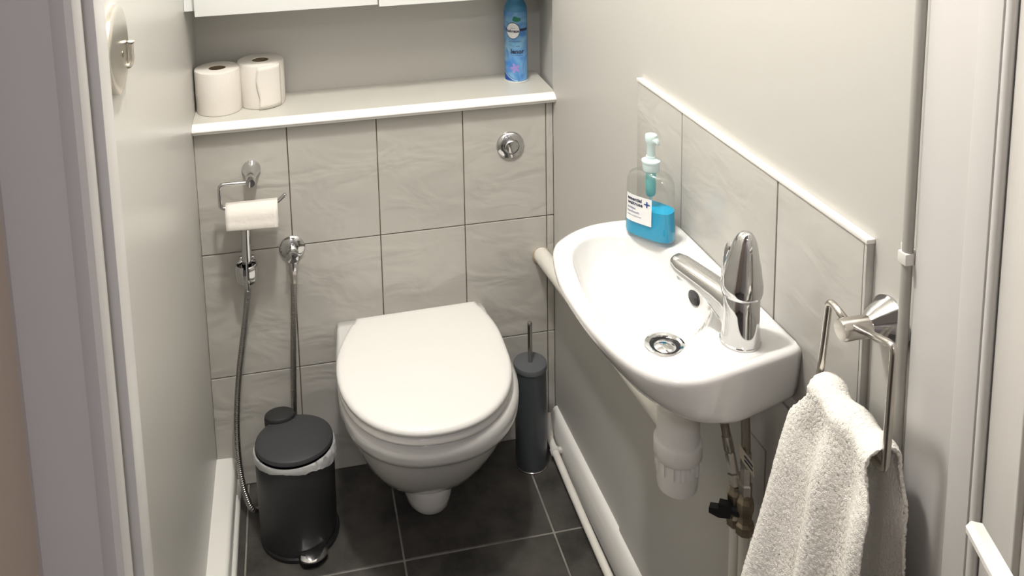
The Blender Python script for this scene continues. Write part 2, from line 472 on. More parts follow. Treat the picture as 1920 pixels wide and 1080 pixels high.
# flush button
t = thing('flush_button', 'round chrome flush button set in the top right wall tile', 'flush button', (.712, 0, .768))
bm = bmesh.new(); lathe(bm, (.712, 0, .768), (0, -1, 0), [(.0335, -.003), (.0335, .002), (.031, .006), (.024, .0095), (.0195, .0105), (.0185, .008), (.0165, .008)], 48)
part('plate', bm, CHROME, t)
bm = bmesh.new(); lathe(bm, (.712, 0, .768), (0, -1, 0), [(.0155, .007), (.0155, .0125), (.0135, .0145), (.006, .0152), (.001, .0153)], 40)
part('button', bm, CHROME, t)

# ------------------------------------------------------------------ toilet roll holder + roll on it
HZ = .772; HY = -.066
t = thing('toilet_roll_holder', 'chrome open toilet roll holder on the upper left wall tile', 'toilet roll holder', (.118, 0, .80))
bm = bmesh.new(); lathe(bm, (.119, 0, .774), (0, -1, 0), [(.0205, 0), (.0205, .004), (.0185, .007), (.0145, .022), (.0115, .040), (.0105, .052), (.009, .054)], 36)
part('rose', bm, CHROME, t)
bm = bmesh.new()
lathe(bm, (.119, HY + .004, HZ), (0, -1, -.12), [(.0095, -.018), (.0105, -.012), (.0105, .007), (.0095, .0095), (.006, .010)], 28)
part('post', bm, CHROME, t)
bm = bmesh.new()
tube(bm, fillet([(.119, HY, HZ), (.053, HY, HZ+.001), (.053, HY, .7185), (.170, HY, .7185), (.189, HY-.006, .737)], .012), .0042, 14)
lathe(bm, (.1895, HY-.0062, .7375), (.7, -.2, .7), [(.0044, -.003), (.0047, .001), (.0035, .003), (.001, .0036)], 14)
part('rail', bm, CHROME, t)

def roll_parts(t, c, axis, R_, rc, h, u=None):
    """paper and core of a toilet roll; c = middle of the bottom face"""
    bm = bmesh.new()
    lathe(bm, c, axis, [(rc, 0), (R_-.003, 0), (R_-.0008, .001), (R_, .004), (R_+.0004, h*.5), (R_, h-.004), (R_-.0008, h-.001), (R_-.003, h), (rc+.001, h), (rc, h-.001), (rc, 0)], 56, False, False)
    p = part('paper', bm, PAPER, t, label='white tissue')
    bm = bmesh.new()
    lathe(bm, Vector(c) + Vector(axis).normalized()*.0006, axis, [(rc+.0002, 0), (rc-.0012, 0), (rc-.0012, h-.0022), (rc+.0002, h-.0022)], 40, False, False)
    part('core', bm, CORE, t, label='brown cardboard tube')
    return p

RH = (.064, HY, .6985)
t = thing('toilet_roll', 'nearly used white toilet roll hanging on the chrome holder', 'toilet roll', (.064, HY, .6985), 'toilet rolls')
bm = bmesh.new()
Rr = .0275; rc = .0222; zc = .7185 + .0042 - rc
lathe(bm, (.064, HY, zc), (1, 0, 0), [(rc, 0), (Rr-.001, 0), (Rr, .001), (Rr, .1085), (Rr-.001, .1095), (rc, .1095), (rc, 0)], 56, False, False)
part('paper', bm, PAPER, t)
bm = bmesh.new()
lathe(bm, (.0645, HY, zc), (1, 0, 0), [(rc+.0002, 0), (rc-.0008, 0), (rc-.0008, .1085), (rc+.0002, .1085)], 40, False, False)
part('core', bm, CORE, t, label='brown cardboard tube')
bm = bmesh.new()                                  # the loose sheet over the front
rows = []
for k in range(14):
    if k < 7:
        a = pi/2 + (pi/2) * k / 6; y = HY + cos(a)*(Rr+.0012); z = zc + sin(a)*(Rr+.0012)
    else:
        d = (k-6)/7; y = HY - (Rr+.0012) - .003*sin(d*2.2); z = zc - .020*d
    rows.append((y, z))
V1 = []
for (y, z) in rows:
    V1.append([bm.verts.new((.0648 + .108*i/12 , y - .0012*abs(noise.noise(Vector((i*.5, y*60, z*60)))), z - (.004*i/12 if z < zc else 0))) for i in range(13)])
for a, b_ in zip(V1, V1[1:]):
    for i in range(12): bm.faces.new((a[i], a[i+1], b_[i+1], b_[i]))
solid(part('loose_sheet', bm, PAPER, t, angle=None), .0006)

# rolls on the shelf
rolls = [(.0535, .083, .0505, .099, 'white toilet roll at the left end of the shelf, touching the left wall'),
         (.149, .107, .0525, .103, 'white toilet roll with a loose torn flap, second from the wall on the shelf')]
for i, (x, y, R_, h, lab) in enumerate(rolls):
    t = thing('toilet_roll', lab, 'toilet roll', (x, y, .889), 'toilet rolls')
    roll_parts(t, (x, y, .889), (0, 0, 1), R_, .019, h)
    if i == 1:
        bm = bmesh.new(); V1 = []
        for k in range(12):
            a = radians(-97 + 62 * k/11)
            lift = .0045 * (1 - k/11)**3 + .0008
            V1.append([bm.verts.new((x + cos(a)*(R_+lift+.0006*sin(j*1.7)*(1-k/11)) + .003*sin(j*.7)*(1-k/11)**2, y + sin(a)*(R_+lift), .8905 + (h-.004)*j/10)) for j in range(11)])
        for a, b_ in zip(V1, V1[1:]):
            for j in range(10): bm.faces.new((a[j], a[j+1], b_[j+1], b_[j]))
        solid(part('loose_sheet', bm, PAPER, t, angle=None), .0006)

# ------------------------------------------------------------------ writing
def text_bm(txt, size, bold=0.0):
    cu = bpy.data.curves.new('txt', 'FONT'); cu.body = txt; cu.size = size; cu.offset = bold; cu.resolution_u = 3
    cu.align_x = 'CENTER'; cu.align_y = 'CENTER'
    o = bpy.data.objects.new('txt', cu); COL.objects.link(o)
    bpy.context.view_layer.update()
    me = bpy.data.meshes.new_from_object(o.evaluated_get(bpy.context.evaluated_depsgraph_get()))
    bm = bmesh.new(); bm.from_mesh(me)
    bpy.data.objects.remove(o); bpy.data.curves.remove(cu); bpy.data.meshes.remove(me)
    bmesh.ops.triangulate(bm, faces=bm.faces[:])
    bmesh.ops.subdivide_edges(bm, edges=[e for e in bm.edges if e.calc_length() > size*.4], cuts=2)
    return bm

# ------------------------------------------------------------------ air freshener can
cx, cy, cz = .7590, .108, .889
t = thing('air_freshener_can', 'tall blue air freshener spray can at the right end of the shelf', 'spray can', (cx, cy, cz))
Rc = .0282
bm = bmesh.new()
lathe(bm, (cx, cy, cz), (0, 0, 1), [(Rc-.002, 0), (Rc, .0015), (Rc+.0004, .004), (Rc, .006), (Rc, .176)], 56)
part('body', bm, CANM, t)
bm = bmesh.new()
lathe(bm, (cx, cy, cz), (0, 0, 1), [(Rc-.0022, -.0), (Rc+.0012, .0008), (Rc+.0012, .004), (Rc-.001, .0046)], 56)
part('base_rim', bm, TRAPW, t, label='white base ring')
bm = bmesh.new()
lathe(bm, (cx, cy, cz), (0, 0, 1), [(Rc, .176), (Rc-.0008, .184), (Rc-.0035, .192), (Rc-.0075, .199), (Rc-.0095, .207), (Rc-.0085, .216), (Rc-.0095, .235), (Rc-.014, .242), (.004, .244)], 48)
part('cap', bm, CANT, t, label='darker blue shoulder and spray cap')
cam_dir = math.atan2(-1.90-cy, .22-cx)               # bearing of the front of the can
def wrap(bm, az, z, r, e=.0006):
    """flat (u, v) drawing -> skin of the can, az in radians to the right of the front"""
    for v in bm.verts:
        a = cam_dir + (az - .13) + v.co.x / r
        v.co = Vector((cx + cos(a)*(r+e), cy + sin(a)*(r+e), z + v.co.y))
    return bm
def disc_bm(rx, ry, n=40, off=(0, 0)):
    bm = bmesh.new()
    c = bm.verts.new((off[0], off[1], 0)); k = 6
    prev = None
    for j in range(1, k+1):
        cur = [bm.verts.new((off[0] + rx*j/k*cos(2*pi*i/n), off[1] + ry*j/k*sin(2*pi*i/n), 0)) for i in range(n)]
        for i in range(n):
            if prev: bm.faces.new((prev[i], cur[i], cur[(i+1) % n], prev[(i+1) % n]))
            else: bm.faces.new((c, cur[i], cur[(i+1) % n]))
        prev = cur
    return bm
def strip_bm(w, h, n=24):
    bm = bmesh.new(); a = [bm.verts.new((lerp(-w/2, w/2, i/n), -h/2, 0)) for i in range(n+1)]; b_ = [bm.verts.new((lerp(-w/2, w/2, i/n), h/2, 0)) for i in range(n+1)]
    for i in range(n): bm.faces.new((a[i], a[i+1], b_[i+1], b_[i]))
    return bm
def canprint(name, bm, m, az, z, e, label=None):
    wrap(bm, az, cz + z, Rc, e); return part(name, bm, m, t, angle=None, label=label)
canprint('print_band', strip_bm(.062, .0065), INK, 0.25, .1325, .0003)
canprint('print_badge', disc_bm(.0172, .0205), INK, -.12, .131, .0005, 'dark rim of the round badge')
canprint('print_badge', disc_bm(.0158, .0190), BADGE, -.12, .131, .0008, 'round white badge')
canprint('print_text', text_bm('febreze', .0098, .00035), INK, -.12, .1300, .0011)
canprint('print_text', text_bm('ambi pur', .0034), INK, -.10, .1375, .0011)
canprint('print_leaf', disc_bm(.0105, .0055), GREENI, .22, .1585, .0004, 'green leaf mark')
canprint('print_leaf', disc_bm(.0050, .0040, off=(-.004, .004)), GREENI, .22, .1585, .0005, 'green leaf mark')
canprint('print_text', text_bm('COTTON FRESH', .0044), INK, .05, .104, .0004)
canprint('print_text', text_bm('with', .0055), INK, .30, .0925, .0004)
canprint('print_text', text_bm('lenor', .0155, .0006), INK, .25, .0790, .0005)
canprint('print_text', text_bm('spring awakening', .0036), INK, .25, .0700, .0004)
def petal(rx, ry, rot, n=24):
    bm = disc_bm(rx, ry, n)
    for v in bm.verts:
        x, y = v.co.x, v.co.y + ry; v.co = Vector((x*cos(rot)-y*sin(rot), x*sin(rot)+y*cos(rot), 0))
    return bm
for k in range(5):
    canprint('print_flower', petal(.0034, .0065, 2*pi*k/5+.3), PINKI, .02, .0375, .0004 + .0001*k)
sw = bmesh.new(); A = []; B = []
for i in range(25):
    x = lerp(-.030, .016, i/24); k = (x + .030)/.046
    A.append(sw.verts.new((x, .0025, 0))); B.append(sw.verts.new((x, .0025 + .024*(1-k)**1.6, 0)))
for i in range(24): sw.faces.new((A[i], A[i+1], B[i+1], B[i]))
canprint('print_swoosh', sw, DEEPI, -.1, .004, .0003, 'deep blue swoosh')
sw = bmesh.new(); A = []; B = []
for i in range(25):
    x = lerp(-.028, .010, i/24); k = (x + .028)/.038
    A.append(sw.verts.new((x, .001 + .020*(1-k)**1.6, 0))); B.append(sw.verts.new((x, .0035 + .020*(1-k)**1.6, 0)))
for i in range(24): sw.faces.new((A[i], A[i+1], B[i+1], B[i]))
canprint('print_swoosh', sw, PALEI, -.1, .004, .0006, 'pale blue swoosh')

# ------------------------------------------------------------------ bidet spray, bracket, angle valve
t = thing('spray_bracket', 'small chrome clip bracket holding the hand spray on the wall tiles', 'bracket', (.097, 0, .555))
bm = bmesh.new(); box(bm, .079, .115, -.012, 0, .528, .574, 0, .006, 3); part('back_plate', bm, CHROME, t)
for sx in (-1, 1):
    bm = bmesh.new()
    pts = []
    for k in range(9):
        a = lerp(radians(20), radians(165), k/8)
        pts.append((.097 + sx*.0200*sin(a)*1.08, -.030 + cos(a)*.024, .548))
    rs = []
    for p in pts:
        c = Vector(p); o_ = (c - Vector((.097, -.030, .548))).normalized()
        rs.append([c + o_*(.0042*cos(b_*2*pi/12)) + Vector((0, 0, .021*abs(sin(b_*2*pi/12))**.7 * (1 if sin(b_*2*pi/12) > 0 else -1))) for b_ in range(12)])
    rings(bm, rs); part('jaw', bm, CHROME, t)

t = thing('bidet_spray', 'chrome bidet hand spray and ribbed grey hose hanging in the wall bracket', 'hand spray', (.097, -.030, .53))
bm = bmesh.new()
lathe(bm, (.097, -.030, .528), (.03, -.05, 1), [(.0062, 0), (.0078, .004), (.0090, .02), (.0105, .035), (.0105, .07), (.0095, .115), (.0100, .135), (.0120, .15), (.0120, .165), (.006, .17)], 28)
part('handset', bm, CHROME, t)
bm = bmesh.new(); lathe(bm, (.097, -.030, .530), (0, 0, -1), [(.0062, -.004), (.0075, 0), (.0075, .012), (.0065, .022), (.0058, .026)], 20)
part('hose_nut', bm, CHROME, t)
HOSE = [(.097, -.030, .505), (.0905, -.030, .46), (.0785, -.030, .385), (.066, -.032, .31), (.0575, -.035, .235), (.0535, -.045, .165), (.056, -.064, .10), (.066, -.088, .052), (.084, -.106, .022), (.115, -.078, .0075), (.150, -.045, .0072), (.176, -.029, .03), (.181, -.022, .09), (.1815, -.0215, .16), (.1845, -.024, .26), (.190, -.028, .38), (.1945, -.031, .45), (.1965, -.032, .511)]
hp = smooth_path(HOSE, 120)
# ribbed hose: radius pulses along the length
L_ = [0]
for a, b_ in zip(hp, hp[1:]): L_.append(L_[-1] + (b_-a).length)
step = .0011; pts2 = []; rad = []
i = 0; dist = 0; k = 0
while dist < L_[-1]:
    while i < len(L_)-2 and L_[i+1] < dist: i += 1
    f = (dist - L_[i]) / max(1e-9, L_[i+1]-L_[i])
    pts2.append(hp[i].lerp(hp[i+1], f)); rad.append((.0064, .0069, .0064, .0058)[k % 4]); k += 1; dist += step
bm = bmesh.new(); tube(bm, pts2, rad, 12)
HOSEM = mat('grey metal hose', (0.40, 0.39, 0.37), 0.30, 1.0)
part('hose', bm, HOSEM, t, angle=None)

t = thing('angle_valve', 'chrome angle valve with round wall plate feeding the spray hose', 'valve', (.198, 0, .578))
bm = bmesh.new(); lathe(bm, (.198, 0, .576), (0, -1, 0), [(.0295, 0), (.0295, .002), (.026, .006), (.018, .009), (.014, .010)], 44)
part('wall_plate', bm, CHROME, t)
bm = bmesh.new(); lathe(bm, (.198, 0, .576), (0, -1, 0), [(.0125, .006), (.0135, .010), (.0135, .024), (.0115, .026), (.0115, .040), (.0135, .043), (.013, .047), (.004, .049)], 32)
lathe(bm, (.1975, -.032, .571), (0, 0, -1), [(.0115, -.008), (.0115, .016), (.0098, .019), (.0098, .030)], 28)
part('valve_body', bm, CHROME, t)
bm = bmesh.new(); lathe(bm, (.1970, -.032, .545), (0, 0, -1), [(.0085, 0), (.0100, .003), (.0100, .014), (.0080, .020), (.0072, .036)], 8)
part('hose_nut', bm, STEEL, t, angle=20)

# ------------------------------------------------------------------ pedal bin + liner
bx, by = .181, -.162
t = thing('pedal_bin', 'small round charcoal pedal bin on the floor left of the toilet', 'bin', (bx, by, 0))
bm = bmesh.new()
lathe(bm, (bx, by, 0), (0, 0, 1), [(.0760, 0), (.0795, .003), (.0810, .012), (.0820, .018), (.0835, .12), (.0845, .207), (.0835, .209), (.0810, .209), (.0795, .06), (.078, .02)], 72)
part('body', bm, BIN, t)
bm = bmesh.new()
lathe(bm, (bx, by, .2175), (.0, .085, 1), [(.072, -.003), (.0800, -.002), (.0825, .0005), (.0830, .004), (.0815, .0085), (.078, .0105), (.06, .0122), (.03, .0132), (.002, .0136)], 72)
part('lid', bm, BINL, t)
bm = bmesh.new()
rs = []
hx, hy = bx - .030, by + .076
for s_, z in ((.8, .205), (.97, .207), (1, .211), (1, .226), (.96, .2315), (.86, .234), (.4, .235)):
    rs.append([(hx + cos(2*pi*i/32)*.034*s_, hy + sin(2*pi*i/32)*.024*s_, z) for i in range(32)])
rings(bm, rs); part('hinge_cover', bm, BIN, t)
pa = math.atan2(-.083, .028)
bm = bmesh.new(); lathe(bm, (bx + .003, by - .002, 0), (0, 0, 1), [(.0770, 0), (.0835, .001), (.0845, .009), (.0815, .012)], 72)
part('base_ring', bm, BLKP, t)
bm = bmesh.new()
rs = []
for k in range(13):
    f = k/12*2-1; a = pa + f*.36
    wdt = .030*math.sqrt(max(0, 1-f*f)) + .001
    r0 = .0835; r1 = r0 + wdt; zz = .020
    d = Vector((cos(a), sin(a), 0)); c = Vector((bx, by, 0))
    rs.append([c + d*r0 + Vector((0, 0, zz+.004)), c + d*(r0+wdt*.6) + Vector((0, 0, zz+.007)), c + d*r1 + Vector((0, 0, zz+.002)), c + d*r1*.995 + Vector((0, 0, zz-.002)), c + d*r0 + Vector((0, 0, zz))])
rings(bm, rs); part('pedal', bm, CHROME, t, label='chrome crescent pedal')
bm = bmesh.new()
c = Vector((bx, by, 0)); dd = Vector((cos(pa), sin(pa), 0)); ee = Vector((-sin(pa), cos(pa), 0))
prism(bm, [c + dd*.078 - ee*.030, c + dd*.098 - ee*.026, c + dd*.106, c + dd*.098 + ee*.026, c + dd*.078 + ee*.030], (0, 0, .013))
part('pedal_foot', bm, BLKP, t)

bm = bmesh.new()
NL = 160; rowsL = []
for j, (rr, zz) in enumerate(((.0802, .150), (.0805, .205), (.0825, .2112), (.0856, .2120), (.0868, .2090), (.0872, .2045), (.0870, .2005))):
    row = []
    for i in range(NL):
        a = 2*pi*i/NL
        n1 = noise.noise(Vector((cos(a)*2.2, sin(a)*2.2, .3))); n2 = noise.noise(Vector((cos(a)*9, sin(a)*9, j*.7)))
        q = math.exp(-((((a - radians(-28) + pi) % (2*pi)) - pi)/.38)**2) + .5*math.exp(-((((a - radians(-55) + pi) % (2*pi)) - pi)/.2)**2)
        r = rr; z = zz
        if j >= 1: z += .0015 - .085*sin(a)*rr
        if j >= 3: r += .0014*abs(n2) + .004*q*(j-2)/4*(1+n2); z += (.004*n1 - .001)*(j-2)/3 - .011*q*(j-2)/4 + .0020*n2*(1+2*q)
        row.append(bm.verts.new((bx + cos(a)*r, by + sin(a)*r, z)))
    rowsL.append(row)
for a, b_ in zip(rowsL, rowsL[1:]):
    for i in range(NL): bm.faces.new((a[i], a[(i+1) % NL], b_[(i+1) % NL], b_[i]))
single('bin_liner', bm, LINER, 'translucent white bin liner with its edge folded over the charcoal bin', 'bin liner', loc=(bx, by, .15), angle=60)

# ------------------------------------------------------------------ toilet brush
tx, ty = .731, -.083
t = thing('toilet_brush_holder', 'dark grey cylindrical toilet brush holder on floor right of the toilet', 'toilet brush holder', (tx, ty, 0))
bm = bmesh.new(); lathe(bm, (tx, ty, 0), (0, 0, 1), [(.036, .002), (.0375, .004), (.0375, .2505), (.0365, .2515), (.0355, .2515), (.035, .01)], 56)
part('cup', bm, BRUSHG, t)
bm = bmesh.new(); lathe(bm, (tx, ty, 0), (0, 0, 1), [(.036, 0), (.0385, .0005), (.0388, .003), (.037, .005)], 56)
part('base_ring', bm, STEEL, t, label='pale metal foot ring')
t = thing('toilet_brush', 'toilet brush with chrome rod handle and grey lid, in the dark holder', 'toilet brush', (tx, ty, .2515))
bm = bmesh.new(); lathe(bm, (tx, ty, .2516), (0, 0, 1), [(.036, 0), (.0393, 0), (.0396, .0015), (.0396, .010), (.0385, .0125), (.03, .0135), (.006, .0138)], 56)
part('lid', bm, BRUSHL, t)
bm = bmesh.new(); lathe(bm, (tx, ty, .262), (0, 0, 1), [(.0055, 0), (.0055, .094), (.0058, .0945), (.0058, .102), (.0045, .104), (.001, .1045)], 24)
part('handle', bm, STEEL, t, label='chrome rod')

# ------------------------------------------------------------------ basin
OUT = [(.606,-.668), (.5875,-.75), (.586,-.82), (.592,-.885), (.606,-.945), (.625,-.982), (.650,-1.003), (.680,-1.0105), (.706,-1.009), (.774,-.9955), (.826,-.984), (.8385,-.978), (.8435,-.966),
       (.842,-.93), (.840,-.88), (.8385,-.80), (.8355,-.72), (.8335,-.665), (.827,-.640), (.810,-.622), (.777,-.607), (.731,-.602), (.683,-.608), (.637,-.632)]
BOW = [(.6215,-.74), (.630,-.695), (.646,-.664), (.676,-.641), (.715,-.640), (.750,-.655), (.778,-.688), (.792,-.735), (.794,-.785), (.786,-.835), (.768,-.872), (.745,-.900), (.715,-.932), (.680,-.950), (.650,-.947), (.630,-.920), (.6205,-.87), (.6175,-.825), (.6175,-.78)]
BC = Vector((.705, -.785, 0))
def polar(pts, n):
    """star-shaped outline sampled by angle about BC"""
    P = smooth_path([(x, y, 0) for x, y in pts], 24, True)
    A_ = [(math.atan2(p.y-BC.y, p.x-BC.x), (p-BC).length) for p in P]
    A_.sort()
    out = []
    for i in range(n):
        a = -pi + 2*pi*i/n
        for k in range(len(A_)):
            a0, r0 = A_[k-1] if k else (A_[-1][0]-2*pi, A_[-1][1]); a1, r1 = A_[k]
            if a0 <= a <= a1:
                f = (a-a0)/max(1e-9, a1-a0); out.append((a, lerp(r0, r1, f))); break
        else: 
            a0, r0 = A_[-1]; a1, r1 = A_[0][0]+2*pi, A_[0][1]
            f = (a-a0)/max(1e-9, a1-a0); out.append((a, lerp(r0, r1, f)))
    return out
NB = 160
PO = polar(OUT, NB); PB = polar(BOW, NB)
def clampx(x, y): return min(x, XR(y) - .0105)
def ro(s_, z, dy=0):
    """outer shell ring: shrinks towards a point on the wall"""
    ax, ay = .835, -.83
    r = []
    for a, d in PO:
        x = BC.x + cos(a)*d; y = BC.y + sin(a)*d
        sx = s_; sy = 1 - (1-s_)*.28
        r.append(Vector((clampx(ax + (x-ax)*sx, ay + (y-ay)*sy), ay + (y-ay)*sy, z)))
    return r
def mix_ring(f, z, inset=0.0):
    """between outer outline (f=0) and bowl edge (f=1)"""
    r = []
    for (a, d), (_, b_) in zip(PO, PB):
        dd = lerp(d - inset, b_, f)
        r.append(Vector((clampx(BC.x + cos(a)*dd, BC.y + sin(a)*dd), BC.y + sin(a)*dd, z)))
    return r
DR = Vector((.7125, -.846, 0))
def bowl_ring(s_, z):
    out = []
    for a, b_ in PB:
        p = BC + Vector((cos(a), sin(a), 0))*b_
        c = Vector((DR.x + cos(a)*.022, DR.y + sin(a)*.022, 0))
        q = c.lerp(p, s_)
        # the near end under the tap is a long shallow ramp
        ramp = sstep(.35, .9, -sin(a))
        zr = lerp(.8065, .8615, s_**1.05) if s_ > .04 else z
        zr += .0020*sin(s_*44)*sstep(.25, .45, s_)*(1 - sstep(.85, .97, s_))
        out.append(Vector((q.x, q.y, lerp(z, zr, ramp))))
    return out
def bowl_prof():
    K = [(1.0, .8615), (.965, .852), (.92, .840), (.85, .828), (.75, .820), (.62, .8145), (.45, .8105), (.28, .8085)]
    out = []
    for (q0, z0), (q1, z1) in zip(K, K[1:]):
        n = max(1, int((q0-q1)/.022))
        for k in range(1, n+1):
            t_ = k/n; out.append((lerp(q0, q1, t_), lerp(z0, z1, t_)))
    # soften the corners of the profile
    zs_ = [z for _, z in out]
    for _ in range(3): zs_ = [zs_[0]] + [(zs_[i-1] + 2*zs_[i] + zs_[i+1])/4 for i in range(1, len(zs_)-1)] + [zs_[-1]]
    return [(q, z) for (q, _), z in zip(out, zs_)]
t = thing('hand_basin', 'small white ceramic hand basin on the right wall under the tiled splashback', 'basin', (.83, -.83, .80))
bm = bmesh.new()
R_ = [ro(.45, .792), ro(.58, .7925), ro(.70, .796), ro(.80, .804), ro(.885, .818), ro(.945, .836), ro(.982, .852), ro(1.0, .862), mix_ring(0, .8675), mix_ring(0, .8715, .002), mix_ring(0, .8732, .006), mix_ring(0, .8728, .011),
      mix_ring(0, .8700, .015), mix_ring(0, .8690, .018), mix_ring(.55, .8680, .018), mix_ring(.88, .8668, .006), mix_ring(.96, .8650, .002), mix_ring(1.0, .8615), *[bowl_ring(q, z) for q, z in bowl_prof()], bowl_ring(.12, .8075), bowl_ring(.03, .8065), bowl_ring(0, .8035)]
rings(bm, R_, True, True)
part('bowl', bm, CERAM, t, angle=None)
bm = bmesh.new(); lathe(bm, (DR.x, DR.y, .8055), (0, 0, 1), [(.028, 0), (.029, .0015), (.028, .0035), (.025, .0042), (.0215, .0028), (.0205, -.001)], 44, False, False)
part('waste_flange', bm, CHROME, t, label='chrome waste ring')
bm = bmesh.new(); lathe(bm, (DR.x, DR.y, .805), (0, 0, 1), [(.0150, -.0008), (.0155, .0006), (.012, .0030), (.004, .0045), (.0005, .0047)], 40)
part('waste_plug', bm, CHROME, t, label='chrome waste plug')
bm = bmesh.new(); lathe(bm, (DR.x, DR.y, .8048), (0, 0, 1), [(.0206, -.001), (.0206, 0), (.0005, .0001)], 40)  # black disc in place of the shade around the plug
part('throat_shade', bm, BLKP, t, label='black disc for the shaded waste opening')
bm = bmesh.new(); lathe(bm, (.7835, -.787, .8345), (-.95, .06, .28), [(.016, -.008), (.016, .0000), (.0145, .0008), (.001, .0009)], 32, sx=1, sy=.55, u=(0, 1, 0))  # black oval in place of the shade inside the overflow
part('overflow_shade', bm, BLKP, t, label='black oval for the shaded overflow')

# ------------------------------------------------------------------ mixer tap
tpx, tpy, tz = .7715, -.944, .8683
t = thing('mixer_tap', 'chrome single-lever mixer tap on the near end of the basin', 'tap', (tpx, tpy, tz))
bm = bmesh.new(); lathe(bm, (tpx, tpy, tz), (0, 0, 1), [(.0255, 0), (.0262, .001), (.0262, .003), (.0250, .004), (.0240, .02), (.0232, .045), (.0232, .0655), (.0225, .067)], 48)
part('body', bm, CHROME, t)
bm = bmesh.new()
sd = Vector((-.043, .097, 0)).normalized(); sp = Vector((-sd.y, sd.x, 0))
rs = []
for k, (d, w, h, z) in enumerate(((.006, .020, .032, .034), (.020, .0185, .026, .041), (.036, .0170, .0200, .048), (.056, .0160, .0165, .054), (.078, .0152, .0145, .0585), (.097, .0145, .0135, .0615), (.108, .0122, .0115, .0625), (.1130, .007, .006, .0625))):
    c = Vector((tpx, tpy, tz + z)) + sd*d
    ring = []
    for i in range(28):
        a = 2*pi*i/28; ca, sa = cos(a), sin(a); e = .75
        ring.append(c + sp*(w*abs(ca)**e*(1 if ca > 0 else -1)) + Vector((0, 0, h*abs(sa)**e*(1 if sa > 0 else -1))))
    rs.append(ring)
rings(bm, rs); part('spout', bm, CHROME, t, angle=None)
bm = bmesh.new(); lathe(bm, Vector((tpx, tpy, tz + .0585)) + sd*.096 - Vector((0, 0, .006)), (0, 0, -1), [(.0085, -.004), (.0090, .004), (.0085, .0085), (.0065, .009)], 28)
part('aerator', bm, CHROME, t)
bm = bmesh.new()
rs = []
n = 44
for k, (r, h, sh) in enumerate(((.0222, .066, 0), (.0252, .0675, 0), (.0265, .073, 0), (.0266, .082, 0), (.0252, .094, .0005), (.0230, .106, .0015), (.0200, .118, .003), (.0172, .130, .005), (.0143, .140, .0065), (.0110, .1470, .0075), (.0070, .1515, .0085), (.0018, .1535, .009))):
    c = Vector((tpx, tpy, tz + h)) - sd*sh*.6
    rs.append([c + sp*(cos(2*pi*i/n)*r*(.93 if h > .09 else 1)) + sd*(sin(2*pi*i/n)*r) for i in range(n)])
rings(bm, rs); part('lever', bm, CHROME, t, angle=None)
bm = bmesh.new()
tube(bm, smooth_path([Vector((tpx, tpy, tz + .078)) + sd*.0240, Vector((tpx, tpy, tz + .088)) + sd*.0255 , Vector((tpx, tpy, tz + .108)) + sd*.0235, Vector((tpx, tpy, tz + .126)) + sd*.0175], 6), [.006]*18 + [.005], 12)
part('lever_ridge', bm, CHROME, t)

# ------------------------------------------------------------------ soap bottle
sx_, sy_ = .7705, -.6625; sz = .8702
ang = math.radians(-52)                                     # direction of the broad axis in plan
ua = Vector((cos(ang), sin(ang), 0)); va = Vector((-sin(ang), cos(ang), 0))    # broad / thick axes
# narrow front faces the room
def bot(w, d, z, n=48, e=2.8, lift=0):
    r = []
    for i in range(n):
        a = 2*pi*i/n; ca, sa = cos(a), sin(a)
        r.append(Vector((sx_, sy_, sz + z)) + ua*(w*abs(ca)**(2/e)*(1 if ca > 0 else -1)) + va*(d*abs(sa)**(2/e)*(1 if sa > 0 else -1)))
    return r
t = thing('soap_bottle', 'clear pump bottle of bright blue hand soap on the far basin corner', 'soap bottle', (sx_, sy_, sz))
bm = bmesh.new()
PR = [(.0385, .0175, 0), (.0415, .0205, .002), (.0425, .0215, .008), (.0415, .0212, .03), (.0400, .0208, .055), (.0392, .0205, .075), (.0388, .0203, .088), (.0378, .0199, .0965), (.0345, .0187, .1040), (.0260, .0165, .1090), (.0165, .0145, .1110), (.0125, .0125, .1125), (.0125, .0125, .118)]
rings(bm, [bot(w, d, z) for w, d, z in PR]); part('shell', bm, CLEARP, t, angle=None, label='clear plastic shell')
bm = bmesh.new()
rings(bm, [bot(w-.0015, d-.0015, max(.002, z)) for w, d, z in ((.0385, .0175, .002), (.0415, .0205, .004), (.0425, .0215, .009), (.0415, .0212, .03), (.0404, .0209, .050), (.0403, .0209, .0515))])
part('liquid', bm, LIQ, t, label='bright blue liquid soap')
bm = bmesh.new(); lathe(bm, (sx_, sy_, sz + .1125), (0, 0, 1), [(.0132, 0), (.0138, .001), (.0138, .013), (.0148, .0142), (.0148, .0165), (.0115, .018), (.0080, .020), (.0074, .024)], 36)
part('collar', bm, PUMPW, t)
bm = bmesh.new(); lathe(bm, (sx_, sy_, sz), (0, 0, 1), [(.0062, .070), (.0078, .074), (.0085, .090), (.0085, .113)], 24)
part('pump_cylinder', bm, TEAL, t, label='teal pump insert')
bm = bmesh.new(); lathe(bm, (sx_, sy_, sz), (0, 0, 1), [(.0022, .004), (.0022, .071)], 12)
part('dip_tube', bm, PUMPW, t)
bm = bmesh.new()
lathe(bm, (sx_, sy_, sz), (0, 0, 1), [(.0066, .132), (.0068, .152), (.0082, .157), (.0095, .161), (.0097, .1685), (.0088, .1712), (.005, .1728), (.001, .173)], 28)
nz = Vector((sx_, sy_, sz + .1635)) + ua*.0065
rs = []
for d, w, h, z in ((0, .008, .0062, 0), (.002, .007, .0052, -.0005), (.005, .0055, .004, -.002), (.0068, .0045, .003, -.0045)):
    rs.append([nz + ua*d + va*(cos(2*pi*i/16)*w) + Vector((0, 0, z + sin(2*pi*i/16)*h)) for i in range(16)])
rings(bm, rs)
part('pump_head', bm, PUMPW, t)
fr = -1                                                     # label side of the bottle
